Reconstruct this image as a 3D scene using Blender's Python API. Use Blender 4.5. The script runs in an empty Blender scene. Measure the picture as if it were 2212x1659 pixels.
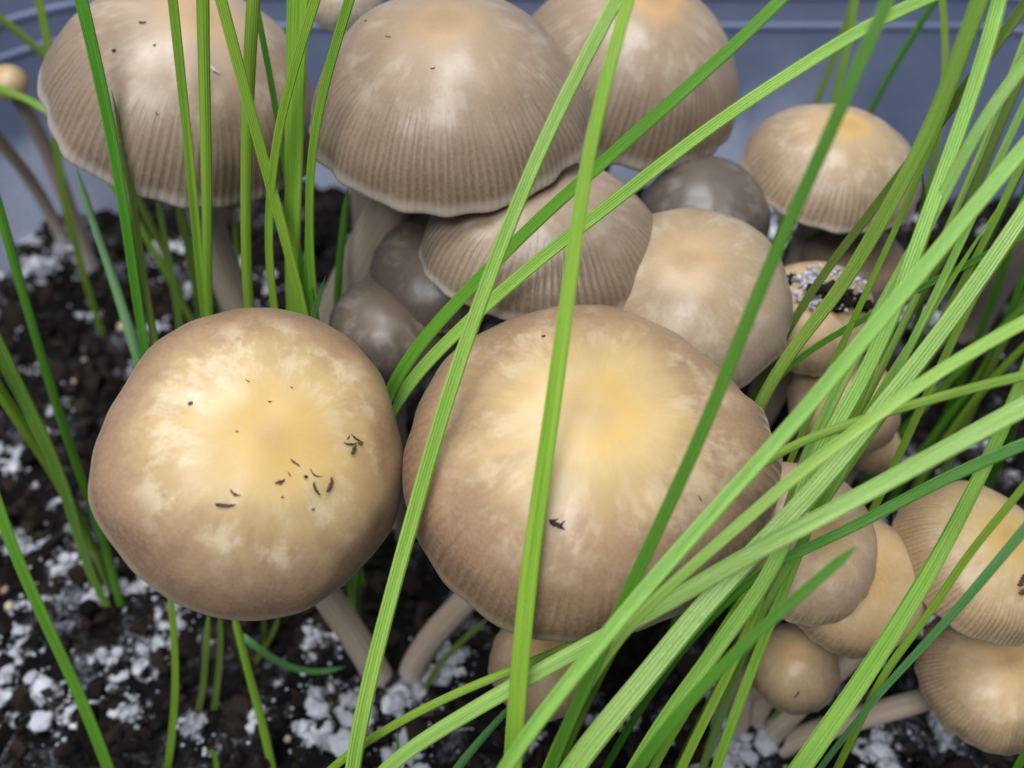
import bpy, math, random
import numpy as np
from mathutils import Vector, Matrix, noise
from mathutils.bvhtree import BVHTree

# ------------------------------------------------------------------ camera, light, exposure
S = 0.01                                   # the script thinks in centimetres, the scene is in metres
sc = bpy.context.scene
col = sc.collection
PITCH = math.radians(48.0)
CAM = Vector((0, 0, 14.0))
FPX, CU, CV = 2125.0, 1106.0, 829.5        # focal length and centre of the picture, in picture units (2212 wide)
FW = Vector((0, math.cos(PITCH), -math.sin(PITCH)))
UP = Vector((0, math.sin(PITCH), math.cos(PITCH)))
cam_d = bpy.data.cameras.new('camera'); cam = bpy.data.objects.new('camera', cam_d); col.objects.link(cam)
cam.location = CAM * S
cam.rotation_euler = (math.pi / 2 - PITCH, 0, 0)
cam_d.sensor_width = 36.0
cam_d.lens = 36.0 * FPX / 2212.0
cam_d.clip_start = 0.005; cam_d.clip_end = 20.0
cam_d.dof.use_dof = True; cam_d.dof.focus_distance = 10.2 * S; cam_d.dof.aperture_fstop = 21.0
sc.camera = cam

w = bpy.data.worlds.new('World'); sc.world = w; w.use_nodes = True
bg = w.node_tree.nodes['Background']; bg.inputs[0].default_value = (0.80, 0.88, 1.0, 1); bg.inputs[1].default_value = 0.25

def area(name, loc, target, size, power, color):
    d = bpy.data.lights.new(name, 'AREA'); d.shape = 'RECTANGLE'; d.size = size[0]; d.size_y = size[1]
    d.energy = power; d.color = color
    o = bpy.data.objects.new(name, d); col.objects.link(o); o.location = loc
    o.rotation_euler = (Vector(target) - Vector(loc)).to_track_quat('-Z', 'Y').to_euler()
area('ceiling_lamp', (-0.06, 0.16, 0.75), (0, 0.09, 0.05), (0.34, 0.34), 4.9, (0.97, 0.985, 1.0))
area('front_fill', (-0.14, -0.34, 0.72), (0, 0.10, 0.04), (0.34, 0.26), 4.6, (0.94, 0.97, 1.0))  # added fill from the camera side, not a lamp of the room

sc.render.engine = 'CYCLES'
sc.cycles.use_denoising = True
sc.cycles.max_bounces = 5; sc.cycles.diffuse_bounces = 3; sc.cycles.glossy_bounces = 2; sc.cycles.transmission_bounces = 3; sc.cycles.adaptive_threshold = 0.02
sc.cycles.caustics_reflective = False; sc.cycles.caustics_refractive = False
sc.view_settings.view_transform = 'Standard'; sc.view_settings.look = 'None'
sc.view_settings.exposure = -0.10; sc.view_settings.gamma = 1.0; sc.view_settings.use_curve_mapping = False

rnd = random.Random(7)
nrs = np.random.RandomState(5)

# ------------------------------------------------------------------ helpers
def ray(u, v): return FW + Vector((1, 0, 0)) * ((u - CU) / FPX) + UP * ((CV - v) / FPX)
def P(u, v, d): return CAM + ray(u, v) * d
def ground(u, v, z=0.0):
    r = ray(u, v); return CAM + r * ((z - CAM.z) / r.z)

def tag(o, label=None, cat=None, group=None, kind=None):
    if label: o['label'] = label
    if cat: o['category'] = cat
    if group: o['group'] = group
    if kind: o['kind'] = kind
    return o
def empty(name, loc):
    o = bpy.data.objects.new(name, None); col.objects.link(o); o.location = Vector(loc) * S
    o.empty_display_size = 0.005
    return o
def mesh_obj(name, verts, faces, mat, parent=None, attrs=None, smooth=True, origin=None):
    """verts in cm, world space; origin (cm) becomes the object's own origin"""
    org = Vector(origin) if origin is not None else (Vector(parent.location) / S if parent else Vector((0, 0, 0)))
    a = (np.asarray(verts, dtype=np.float64) - np.array(org)) * S
    me = bpy.data.meshes.new(name)
    me.from_pydata(a.tolist(), [], faces)
    for k, val in (attrs or {}).items():
        val = np.asarray(val, dtype=np.float32)
        at = me.attributes.new(k, 'FLOAT' if val.ndim == 1 else 'FLOAT_VECTOR', 'POINT')
        at.data.foreach_set('value' if val.ndim == 1 else 'vector', val.ravel())
    if smooth: me.polygons.foreach_set('use_smooth', [True] * len(me.polygons))
    me.materials.append(mat); me.update()
    o = bpy.data.objects.new(name, me); col.objects.link(o)
    if parent: o.parent = parent
    else: o.location = org * S
    return o

def grid_faces(nr, nc, wrap=True):
    f = []
    for i in range(nr - 1):
        for j in range(nc if wrap else nc - 1):
            k = (j + 1) % nc
            f.append((i * nc + j, i * nc + k, (i + 1) * nc + k, (i + 1) * nc + j))
    return f

def catmull(pts, n):
    pts = [Vector(p) for p in pts]
    if len(pts) == 2: pts = [pts[0], pts[0].lerp(pts[1], .5), pts[1]]
    q = [pts[0] * 2 - pts[1]] + pts + [pts[-1] * 2 - pts[-2]]
    out = []
    m = len(pts) - 1
    for k in range(n):
        t = k / (n - 1) * m; i = min(int(t), m - 1); t -= i
        a, b, c, d = q[i], q[i + 1], q[i + 2], q[i + 3]
        out.append(0.5 * ((2 * b) + (c - a) * t + (2 * a - 5 * b + 4 * c - d) * t * t + (3 * b - a - 3 * c + d) * t ** 3))
    return out

# ------------------------------------------------------------------ node helpers
class N:
    def __init__(self, name):
        self.m = bpy.data.materials.new(name); self.m.use_nodes = True
        self.t = self.m.node_tree; self.t.nodes.clear()
        self.out = self.t.nodes.new('ShaderNodeOutputMaterial')
    def _in(self, sock, v):
        if isinstance(v, bpy.types.NodeSocket): self.t.links.new(v, sock)
        elif v is not None: sock.default_value = v
    def node(self, kind, props=None, **ins):
        n = self.t.nodes.new(kind)
        for k, v in (props or {}).items(): setattr(n, k, v)
        for k, v in ins.items():
            self._in(n.inputs[int(k[1:])] if k[0] == 'i' and k[1:].isdigit() else n.inputs[k.replace('_', ' ')], v)
        return n
    def math(self, op, a, b=None, c=None, clamp=False):
        n = self.t.nodes.new('ShaderNodeMath'); n.operation = op; n.use_clamp = clamp
        for i, v in enumerate((a, b, c)): self._in(n.inputs[i], v)
        return n.outputs[0]
    def attr(self, name, vec=False):
        n = self.t.nodes.new('ShaderNodeAttribute'); n.attribute_name = name
        return n.outputs['Vector' if vec else 'Fac']
    def noise(self, vec, scale=5., detail=3., rough=.55, dist=0.):
        n = self.t.nodes.new('ShaderNodeTexNoise')
        self._in(n.inputs['Vector'], vec); n.inputs['Scale'].default_value = scale
        n.inputs['Detail'].default_value = detail; n.inputs['Roughness'].default_value = rough
        n.inputs['Distortion'].default_value = dist
        return n.outputs['Fac']
    def smooth(self, x, a, b):
        n = self.t.nodes.new('ShaderNodeMapRange'); n.interpolation_type = 'SMOOTHSTEP'
        self._in(n.inputs[0], x); n.inputs[1].default_value = a; n.inputs[2].default_value = b
        return n.outputs[0]
    def mix(self, f, a, b, mode='MIX'):
        n = self.t.nodes.new('ShaderNodeMix'); n.data_type = 'RGBA'; n.blend_type = mode
        self._in(n.inputs['Factor'], f)
        self._in(n.inputs[6], a if isinstance(a, bpy.types.NodeSocket) else (*a, 1))
        self._in(n.inputs[7], b if isinstance(b, bpy.types.NodeSocket) else (*b, 1))
        return n.outputs[2]
    def ramp(self, x, stops):
        n = self.t.nodes.new('ShaderNodeValToRGB'); self._in(n.inputs[0], x)
        e = n.color_ramp.elements
        while len(e) < len(stops): e.new(0.5)
        for el, (p, c) in zip(e, stops): el.position = p; el.color = (*c, 1)
        return n.outputs[0]
    def bump(self, h, strength, dist):
        n = self.t.nodes.new('ShaderNodeBump'); self._in(n.inputs['Height'], h)
        n.inputs['Strength'].default_value = strength; n.inputs['Distance'].default_value = dist
        return n.outputs[0]
    def done(self, shader): self.t.links.new(shader, self.out.inputs[0]); return self.m
    def objco(self): return self.node('ShaderNodeTexCoord').outputs['Object']

def lin(r, g, b):
    f = lambda c: (c / 255 / 12.92) if c <= 10 else ((c / 255 + .055) / 1.055) ** 2.4
    return (f(r), f(g), f(b))

# ------------------------------------------------------------------ materials
def cap_material(seed, centre, cream, mid, edge, rim, cream_r=.42, rag=.22, nstria=96, stria0=.55, stria=.35, patch=.5, rough=.42, flare=False):
    m = N('cap_skin')
    r = m.attr('rad'); dv = m.attr('dirv', True)
    sep = m.node('ShaderNodeSeparateXYZ', i0=dv)
    def pv(ka, kr, off):      # coordinates: around the cap, along its radius
        return m.node('ShaderNodeCombineXYZ', i0=m.math('MULTIPLY_ADD', sep.outputs[0], ka, seed * 3.1 + off),
                      i1=m.math('MULTIPLY_ADD', sep.outputs[1], ka, seed * 1.7), i2=m.math('MULTIPLY', r, kr)).outputs[0]
    obj = m.objco()
    nl = m.noise(pv(1.6, 1.5, 0), 1., 3., .6)
    ns = m.noise(pv(4.2, 4.0, 5), 1., 4., .66)
    nsoft = m.noise(obj, 140., 3., .6)
    rr = m.math('MULTIPLY_ADD', m.smooth(r, .0, .42), m.math('ADD', m.math('MULTIPLY_ADD', nl, rag * 2, -rag), m.math('MULTIPLY_ADD', ns, rag * 1.5, -rag * .75)), r)
    base = m.ramp(rr, [(0.0, centre), (0.10, centre), (cream_r * .5, cream), (cream_r, tuple(.5 * a + .5 * b for a, b in zip(cream, mid))),
                       (min(cream_r + .17, .8), mid), (.93, edge)])
    # pale dry patches, drawn out along the radius
    pm = m.math('MULTIPLY', m.smooth(m.noise(pv(3.6, 5.2, 11), 1., 4., .65), .45, .67),
                m.math('MULTIPLY', m.smooth(r, .18, .36), m.smooth(r, .74, .50)))
    pale = tuple(min(1, .62 * a + .38 * b) for a, b in zip(cream, (.85, .80, .72)))
    base = m.mix(m.math('MULTIPLY', pm, patch), base, pale)
    # small brown umbo stain
    base = m.mix(m.math('MULTIPLY', m.smooth(m.math('ADD', r, m.math('MULTIPLY_ADD', nsoft, .10, -.05)),   .13, .02), .72), base, tuple(.62 * a + .25 * b for a, b in zip(centre, mid)))
    fib = m.noise(pv(30., 3.0, 31), 1., 2., .6)
    # gills showing through the margin as fine dark lines
    ang = m.math('ARCTAN2', sep.outputs[1], sep.outputs[0])
    warp = m.math('MULTIPLY_ADD', m.noise(pv(9., 3.0, 21), 1., 2., .5), 5.0, -2.5)
    wave = m.math('SINE', m.math('MULTIPLY_ADD', ang, float(nstria), warp))
    wave = m.smooth(m.math('ADD', wave, m.math('MULTIPLY_ADD', ns, 1.6, -.8)), -.9, .9)
    smask = m.math('MULTIPLY', m.smooth(m.math('ADD', r, m.math('ADD', m.math('MULTIPLY_ADD', nl, .3, -.15), m.math('MULTIPLY_ADD', fib, .5, -.25))), stria0, min(stria0 + .38, .98)), m.math('MULTIPLY_ADD', ns, .8, .6, clamp=True))
    line = m.math('MULTIPLY', smask, m.math('SUBTRACT', 1.0, wave))
    base = m.mix(m.math('MULTIPLY', line, stria), base, tuple(c * .34 for c in edge))
    base = m.mix(m.math('MULTIPLY', m.smooth(r, .925, 1.0), .75), base, rim)
    if flare: base = m.mix(m.math('MULTIPLY', m.smooth(m.math('ADD', m.attr('pale'), m.math('MULTIPLY_ADD', wave, .5, -.42)), .15, .75), .85), base, lin(226, 220, 214))
    # silky mottling and faint grain
    grain = m.noise(obj, 2600., 1., .6)
    base = m.mix(m.math('MULTIPLY', m.smooth(grain, .40, .72), .22), base, tuple(min(1, c * 1.55) for c in mid))
    base = m.mix(m.math('MULTIPLY_ADD', fib, .5, -.14, clamp=True), base, m.mix(.20, base, (.05, .03, .02)))
    h = m.math('ADD', m.math('MULTIPLY', m.math('MULTIPLY', smask, wave), .6 if stria > .05 else 0.), m.math('ADD', 0.0, m.math('ADD', m.math('MULTIPLY', nsoft, .5), m.math('MULTIPLY', grain, .07))))
    b = m.node('ShaderNodeBsdfPrincipled', Base_Color=base, Normal=m.bump(h, .55, .00022),
               Roughness=m.math('MULTIPLY_ADD', nsoft, .25, rough - .14), Specular_IOR_Level=.5,
               Subsurface_Weight=.22, Subsurface_Scale=.0016)
    b.inputs['Subsurface Radius'].default_value = (1.0, .62, .36)
    b.inputs['Coat Weight'].default_value = .08; b.inputs['Coat Roughness'].default_value = .34
    b.inputs['Sheen Weight'].default_value = .05; b.inputs['Sheen Roughness'].default_value = .4
    return m.done(b.outputs[0])

def stem_material():
    m = N('stem_flesh')
    a = m.attr('along'); dv = m.attr('dirv', True)
    sep = m.node('ShaderNodeSeparateXYZ', i0=dv)
    v = m.node('ShaderNodeCombineXYZ', i0=m.math('MULTIPLY', sep.outputs[0], 7.), i1=m.math('MULTIPLY', sep.outputs[1], 7.), i2=m.math('MULTIPLY', a, 4.)).outputs[0]
    n1 = m.noise(v, 1., 4., .65); n2 = m.noise(m.objco(), 900., 3., .6)
    c = m.ramp(n1, [(.2, lin(164, 142, 120)), (.5, lin(188, 168, 146)), (.8, lin(210, 196, 178))])
    c = m.mix(m.math('MULTIPLY', m.smooth(m.math('ADD', a, m.math('MULTIPLY_ADD', n2, .4, -.2)), .80, .98), .7), c, lin(206, 206, 212))
    b = m.node('ShaderNodeBsdfPrincipled', Base_Color=c, Roughness=.62,
               Normal=m.bump(m.math('ADD', n1, m.math('MULTIPLY', n2, .4)), .5, .0003))
    return m.done(b.outputs[0])
def gill_material():
    m = N('gill_flesh')
    n = m.noise(m.objco(), 500., 3.)
    b = m.node('ShaderNodeBsdfPrincipled', Base_Color=m.ramp(n, [(.3, lin(96, 74, 58)), (.7, lin(140, 116, 96))]), Roughness=.7)
    return m.done(b.outputs[0])

def grass_material(name, dark, light, trans=.40, speck=.0, rough=.29):
    m = N(name)
    x = m.attr('across'); a = m.attr('along')
    rn = m.node('ShaderNodeObjectInfo').outputs['Random']
    off = m.math('MULTIPLY', rn, 37.)
    v = m.node('ShaderNodeCombineXYZ', i0=m.math('MULTIPLY_ADD', x, 6.5, off), i1=m.math('MULTIPLY', a, .45), i2=off).outputs[0]
    vein = m.noise(v, 1.8, 3., .6)
    v2 = m.node('ShaderNodeCombineXYZ', i0=m.math('MULTIPLY_ADD', x, 1.2, off), i1=m.math('MULTIPLY', a, .5), i2=off).outputs[0]
    big = m.noise(v2, 1., 3., .55)
    v3 = m.node('ShaderNodeCombineXYZ', i0=m.math('MULTIPLY_ADD', x, 5., off), i1=m.math('MULTIPLY', a, 22.), i2=off).outputs[0]
    cell = m.noise(v3, 1., 2., .6)
    wv = m.math('SINE', m.math('MULTIPLY_ADD', x, 17., m.math('MULTIPLY', big, 2.)))
    f = m.math('ADD', m.math('MULTIPLY', vein, .6), m.math('ADD', m.math('MULTIPLY', wv, .03), m.math('MULTIPLY_ADD', big, 1.1, -.34)), clamp=True)
    c = m.mix(f, dark, light)
    hue = m.node('ShaderNodeHueSaturation', Hue=m.math('MULTIPLY_ADD', rn, .020, .490), Saturation=1., Value=m.math('MULTIPLY_ADD', m.math('FRACT', m.math('MULTIPLY', rn, 7.3)), .30, .86), Color=c).outputs[0]
    mid = m.smooth(m.math('ABSOLUTE', x), .16, .0)           # sunken darker midrib
    c = m.mix(m.math('MULTIPLY', mid, .22), hue, tuple(k * .55 for k in dark))
    c = m.mix(m.math('MULTIPLY', m.smooth(cell, .56, .74), speck), c, tuple(k * .55 for k in dark))
    edge = m.smooth(m.math('ABSOLUTE', x), .86, 1.0)
    c = m.mix(m.math('MULTIPLY', edge, .35), c, lin(150, 150, 70))
    h = m.math('ADD', m.math('MULTIPLY', wv, .25), m.math('ADD', m.math('MULTIPLY', vein, .6), m.math('MULTIPLY', cell, .35)))
    nrm = m.bump(h, .6, .00018)
    b = m.node('ShaderNodeBsdfPrincipled', Base_Color=c, Roughness=m.math('MULTIPLY_ADD', cell, .22, rough - .1), Normal=nrm, Specular_IOR_Level=.75)
    t = m.node('ShaderNodeBsdfTranslucent', Color=m.mix(.5, c, lin(150, 205, 40)), Normal=nrm)
    s = m.node('ShaderNodeMixShader', i0=trans, i1=b.outputs[0], i2=t.outputs[0])
    return m.done(s.outputs[0])
GRASS = {
    'b': grass_material('grass_bright', lin(112, 168, 28), lin(192, 226, 92), .45),
    'd': grass_material('grass_dark', lin(60, 124, 18), lin(112, 174, 54), .28, .0, .30),
    'p': grass_material('grass_pale', lin(106, 168, 36), lin(194, 230, 116), .32, .12, .27),
    's': grass_material('grass_speckled', lin(108, 166, 46), lin(190, 224, 126), .30, .40, .30),
    'o': grass_material('grass_olive', lin(104, 136, 40), lin(152, 176, 86), .36),
    't': grass_material('grass_teal', lin(58, 112, 48), lin(112, 162, 98), .2, .0, .30),
}
STEM, GILL = stem_material(), gill_material()

def soil_material():
    m = N('dark_soil'); o = m.objco()
    n = m.noise(o, 420., 6., .7); n2 = m.noise(o, 90., 4., .6)
    c = m.ramp(n, [(.3, (.002, .002, .0025)), (.55, (.008, .0065, .0065)), (.8, (.028, .020, .016))])
    film = m.math('MULTIPLY', m.smooth(n2, .50, .66), m.smooth(m.noise(o, 1200., 3., .7), .38, .64))
    c = m.mix(m.math('MULTIPLY', film, .55), c, (.42, .43, .50))
    b = m.node('ShaderNodeBsdfPrincipled', Base_Color=c, Roughness=.85, Specular_IOR_Level=.12, Normal=m.bump(n, 1.0, .0012))
    return m.done(b.outputs[0])
def crumb_material(name, a, b_, rough=.8, spec=.4):
    m = N(name); o = m.objco(); g = m.attr('tone')
    n = m.noise(o, 1400., 4., .7)
    c = m.mix(m.math('MULTIPLY_ADD', g, .8, m.math('MULTIPLY_ADD', n, .6, -.3), clamp=True), a, b_)
    b = m.node('ShaderNodeBsdfPrincipled', Base_Color=c, Roughness=rough, Specular_IOR_Level=spec, Normal=m.bump(n, .8, .0004), Subsurface_Weight=.6 if name == 'white_mycelium' else 0., Subsurface_Scale=.0014)
    b.inputs['Subsurface Radius'].default_value = (1., 1., 1.)
    return m.done(b.outputs[0])
SOIL = soil_material()
CRUMB = crumb_material('soil_crumb', (.003, .0026, .0027), (.036, .025, .019), .85, .15)
MYC = crumb_material('white_mycelium', (.34, .35, .41), (.76, .76, .82), .9, .1)
GRIT = crumb_material('tan_grit', (.30, .20, .14), (.62, .52, .38), .7)
FLECK = crumb_material('brown_fleck', (.012, .007, .007), (.13, .06, .045), .55)

def plastic_material():
    m = N('blue_grey_plastic'); o = m.objco()
    n = m.noise(o, 26., 4., .6); n2 = m.noise(o, 900., 2., .5)
    z = m.node('ShaderNodeSeparateXYZ', i0=o)
    c = m.ramp(n, [(.3, lin(100, 112, 140)), (.7, lin(124, 135, 162))])
    # mycelium and condensation clinging to the lower wall
    patch = m.math('ADD', m.math('MULTIPLY_ADD', z.outputs[2], -34., 34. * .03), m.math('MULTIPLY_ADD', n, 2.4, -.15))
    px = m.smooth(z.outputs[0], .085, .040)
    f = m.math('MULTIPLY', m.math('MULTIPLY', m.smooth(patch, .0, .8), px), m.math('MULTIPLY_ADD', n2, .5, .55, clamp=True))
    c = m.mix(m.math('MULTIPLY', f, .95), c, lin(214, 222, 246))
    b = m.node('ShaderNodeBsdfPrincipled', Base_Color=c, Roughness=m.math('MULTIPLY_ADD', n2, .2, .30), Specular_IOR_Level=.4,
               Normal=m.bump(n2, .15, .0003))
    return m.done(b.outputs[0])
PLASTIC = plastic_material()

# ------------------------------------------------------------------ tub and soil
def soil_h(x, y):
    p = Vector((x * .45, y * .45, 1.3))
    h = .36 * noise.noise(p) + .30 * noise.noise(p * 2.7) + .22 * noise.noise(p * 6.5) + .10 * noise.noise(p * 15.)
    if y > 15: h += (y - 15) * .10
    return h
XL, XR, YB, YF, CR = -11.0, 13.2, 18.4, -7.0, 4.2
def tub_loop(off, n=20):
    out = []
    for cx, cy, a0 in ((XR - CR, YB - CR, 0), (XL + CR, YB - CR, 90), (XL + CR, YF + CR, 180), (XR - CR, YF + CR, 270)):
        for k in range(n + 1):
            a = math.radians(a0 + 90 * k / n); out.append((cx + (CR + off) * math.cos(a), cy + (CR + off) * math.sin(a)))
    return out
def tub_sweep(profile):          # profile: (outward offset, z), a closed section
    v, nc = [], None
    for off, z in profile:
        l = tub_loop(off); nc = len(l); v += [(x, y, z) for x, y in l]
    f = grid_faces(len(profile), nc)
    last = (len(profile) - 1) * nc
    for j in range(nc): f.append((last + j, last + (j + 1) % nc, (j + 1) % nc, j))
    return v, f
tub = empty('plastic_tub', (0, 6, -3))
tag(tub, 'blue-grey plastic tub with ribbed walls behind the mushrooms', 'tub')
dr = .09
v, f = tub_sweep([(dr * z, z) for z in (-3, 0, 2, 4, 4.6, 6, 8)] + [(dr * z + .40, z) for z in (8, 4.4, 0, -3)])
mesh_obj('wall', v, f, PLASTIC, tub)
for z0 in (4.0, 4.62):
    v, f = tub_sweep([(dr * z0 + .004, z0 - .12), (dr * z0 - .030, z0 - .06), (dr * z0 - .045, z0), (dr * z0 - .030, z0 + .05), (dr * z0 + .008, z0 + .10)])
    mesh_obj('rib', v, f, PLASTIC, tub)
v, f = tub_sweep([(.92, 8.01), (1.7, 8.01), (1.75, 7.6), (1.9, 7.6), (1.9, 8.2), (.92, 8.2)])
mesh_obj('rim', v, f, PLASTIC, tub)
l = tub_loop(-.28 + .1); mesh_obj('base', [(x, y, -2.9) for x, y in l] + [(x, y, -3.0) for x, y in l],
    [tuple(range(len(l)))] + [tuple(reversed(range(len(l), 2 * len(l))))] + [(j, len(l) + j, len(l) + (j + 1) % len(l), (j + 1) % len(l)) for j in range(len(l))], PLASTIC, tub, smooth=False)

nx, ny = 300, 320
xs = np.linspace(XL - .3, XR + .3, nx); ys = np.linspace(YF - .3, YB + .3, ny)
def squeeze(x, y):     # keep the sheet inside the rounded tub
    cx = min(max(x, XL + CR), XR - CR); cy = min(max(y, YF + CR), YB - CR)
    dx, dy = x - cx, y - cy; d = math.hypot(dx, dy)
    if d > CR + .02: dx *= (CR + .02) / d; dy *= (CR + .02) / d
    return cx + dx, cy + dy
sv = []
for y in ys:
    for x in xs:
        a, b = squeeze(x, y); sv.append((a, b, soil_h(a, b)))
soil = mesh_obj('soil', sv, grid_faces(ny, nx, False), SOIL)
tag(soil, 'black potting soil threaded with white mycelium', 'soil', kind='structure')

def ico():
    t = (1 + 5 ** .5) / 2
    v = np.array([(-1, t, 0), (1, t, 0), (-1, -t, 0), (1, -t, 0), (0, -1, t), (0, 1, t), (0, -1, -t), (0, 1, -t), (t, 0, -1), (t, 0, 1), (-t, 0, -1), (-t, 0, 1)], float)
    f = [(0, 11, 5), (0, 5, 1), (0, 1, 7), (0, 7, 10), (0, 10, 11), (1, 5, 9), (5, 11, 4), (11, 10, 2), (10, 7, 6), (7, 1, 8), (3, 9, 4), (3, 4, 2), (3, 2, 6), (3, 6, 8), (3, 8, 9), (4, 9, 5), (2, 4, 11), (6, 2, 10), (8, 6, 7), (9, 8, 1)]
    return v / np.linalg.norm(v[0]), np.array(f)
IV, IF = ico()
def lumps(name, pos, size, mat, jitter=.35, stretch=.5, smooth=False, parent=None, origin=None):
    """many small irregular lumps as one mesh"""
    n = len(pos); pos = np.asarray(pos); size = np.asarray(size)
    sh = IV[None] * (1 + jitter * nrs.uniform(-1, 1, (n, 12, 1))) * (1 + stretch * nrs.uniform(-1, 1, (n, 1, 3)))
    q = nrs.normal(size=(n, 4)); q /= np.linalg.norm(q, axis=1, keepdims=True)
    w_, x, y, z = q.T
    R = np.stack([1 - 2 * (y * y + z * z), 2 * (x * y - z * w_), 2 * (x * z + y * w_), 2 * (x * y + z * w_), 1 - 2 * (x * x + z * z), 2 * (y * z - x * w_),
                  2 * (x * z - y * w_), 2 * (y * z + x * w_), 1 - 2 * (x * x + y * y)], 1).reshape(n, 3, 3)
    v = np.einsum('nij,nkj->nki', R, sh) * size[:, None, None] + pos[:, None, :]
    f = (IF[None] + (np.arange(n) * 12)[:, None, None]).reshape(-1, 3)
    tone = np.repeat(nrs.uniform(0, 1, n), 12)
    return mesh_obj(name, v.reshape(-1, 3), f.tolist(), mat, parent, {'tone': tone}, smooth, origin)

def inside(x, y, m=.35): return XL + m < x < XR - m and YF + m < y < YB - m and squeeze(x, y) == (x, y)
pos, size = [], []
while len(pos) < 15000:
    x, y = rnd.uniform(-11, 12), rnd.uniform(1.5, 18.2)
    if not inside(x, y): continue
    s = .02 + .17 * rnd.random() ** 3.2
    if rnd.random() < .04: s *= 1.8
    pos.append((x, y, soil_h(x, y) + s * rnd.uniform(-.2, .7))); size.append(s)
tag(lumps('soil_crumbs', pos, size, CRUMB), 'loose black soil crumbs covering the tub floor', 'soil crumbs', kind='stuff')
pos, size = [], []
while len(pos) < 60:
    x, y = rnd.uniform(-9, 8), rnd.uniform(3, 15)
    s = rnd.uniform(.05, .11)
    pos.append((x, y, soil_h(x, y) + s * .8)); size.append(s)
tag(lumps('grit', pos, size, GRIT, .2, .3, True), 'small tan and reddish grit grains scattered on black soil', 'grit', kind='stuff')
# white mycelium: lumpy tufts, each a knobbly cushion with crumbs and threads around it
def sphere(nu=14, nv=9):
    v = [(0, 0, 1)]
    for i in range(1, nv):
        for k in range(nu): v.append((math.sin(math.pi * i / nv) * math.cos(2 * math.pi * k / nu), math.sin(math.pi * i / nv) * math.sin(2 * math.pi * k / nu), math.cos(math.pi * i / nv)))
    v.append((0, 0, -1)); f = [(0, 1 + k, 1 + (k + 1) % nu) for k in range(nu)]
    for i in range(nv - 2):
        for k in range(nu): f.append((1 + i * nu + k, 1 + (i + 1) * nu + k, 1 + (i + 1) * nu + (k + 1) % nu, 1 + i * nu + (k + 1) % nu))
    e = len(v) - 1
    for k in range(nu): f.append((e, 1 + (nv - 2) * nu + (k + 1) % nu, 1 + (nv - 2) * nu + k))
    return [Vector(p) for p in v], f
SPV, SPF = sphere()
mv, mf, mt, pos, size = [], [], [], [], []
def knob(x, y, r, lift=.15):
    sd = rnd.uniform(0, 90); base = len(mv); z = soil_h(x, y) + r * lift; tone = rnd.uniform(.2, 1)
    sx, sy, an = rnd.uniform(.75, 1.35), rnd.uniform(.75, 1.2), rnd.uniform(0, 6.28)
    for p in SPV:
        k = 1 + .42 * noise.noise(p * 1.6 + Vector((sd, 0, 0))) + .30 * noise.noise(p * 4. + Vector((sd, 3, 0))) + .16 * noise.noise(p * 9. + Vector((sd, 7, 0)))
        a, b = p.x * k * sx * r, p.y * k * sy * r
        mv.append((x + a * math.cos(an) - b * math.sin(an), y + a * math.sin(an) + b * math.cos(an), z + p.z * k * r * .5)); mt.append(tone)
    mf.extend(tuple(base + q for q in f_) for f_ in SPF)
def tuft(x, y, rad, dens=1.):
    n = 3 + int(rad * 52 * dens)
    an = rnd.uniform(0, 6.28)
    for _ in range(n):
        d = abs(rnd.gauss(0, .48)) * rad; b = an + rnd.choice((0, math.pi)) + rnd.gauss(0, .8)
        knob(x + d * math.cos(b), y + d * math.sin(b), rad * (.08 + .27 * rnd.random() ** 1.7), rnd.uniform(-.1, .9))
    for _ in range(int(n * 1.6)):
        d = abs(rnd.gauss(0, .8)) * rad; b = rnd.uniform(0, 6.28); s = rnd.uniform(.012, .04)
        qx, qy = x + d * math.cos(b), y + d * math.sin(b)
        pos.append((qx, qy, soil_h(qx, qy) + s * 1.2)); size.append(s)
k = 0
while k < 250:
    x, y = rnd.uniform(-11, 12), rnd.uniform(1.5, 18)
    if not inside(x, y, .5): continue
    if noise.noise(Vector((x * .55, y * .55, 9.))) + rnd.uniform(-.45, .45) < .06: continue
    tuft(x, y, .07 + .30 * rnd.random() ** 2.2); k += 1
for u, v_, r in ((40, 980, .40), (20, 1160, .3), (75, 1190, .15), (150, 1245, .34), (215, 1290, .3), (310, 1445, .32), (165, 1555, .40), (30, 1490, .42), (700, 1590, .5), (880, 1500, .45), (760, 1520, .4), (90, 590, .4),
                 (960, 1420, .4), (380, 1330, .3), (300, 1270, .3), (1930, 640, .5), (1990, 700, .45), (1640, 480, .5), (1660, 520, .5), (1585, 1600, .5), (1900, 1620, .45), (2050, 1560, .35), (480, 600, .5), (380, 560, .4), (1490, 1640, .4), (890, 1620, .4), (560, 1560, .3), (700, 1500, .35), (20, 700, .35), (60, 800, .2), (290, 1550, .25), (680, 1390, .25), (815, 1475, .30), (850, 1485, .34), (885, 1465, .30), (1600, 1570, .3), (1650, 1590, .3), (100, 1320, .3), (60, 1420, .3), (230, 1440, .25), (430, 1590, .25), (190, 575, .3), (145, 560, .3)):
    g = ground(u, v_); tuft(g.x, g.y, r * 1.05, 1.35)
tag(mesh_obj('mycelium', mv, mf, MYC, None, {'tone': mt}), 'white fluffy mycelium tufts growing over the black soil', 'mycelium', kind='stuff')
tag(lumps('mycelium_crumbs', pos, size, MYC, .35, .4, True), 'tiny white mycelium crumbs sprinkled around the tufts on soil', 'mycelium', kind='stuff')
pts = np.array(mv); hv, hf = [], []
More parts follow.
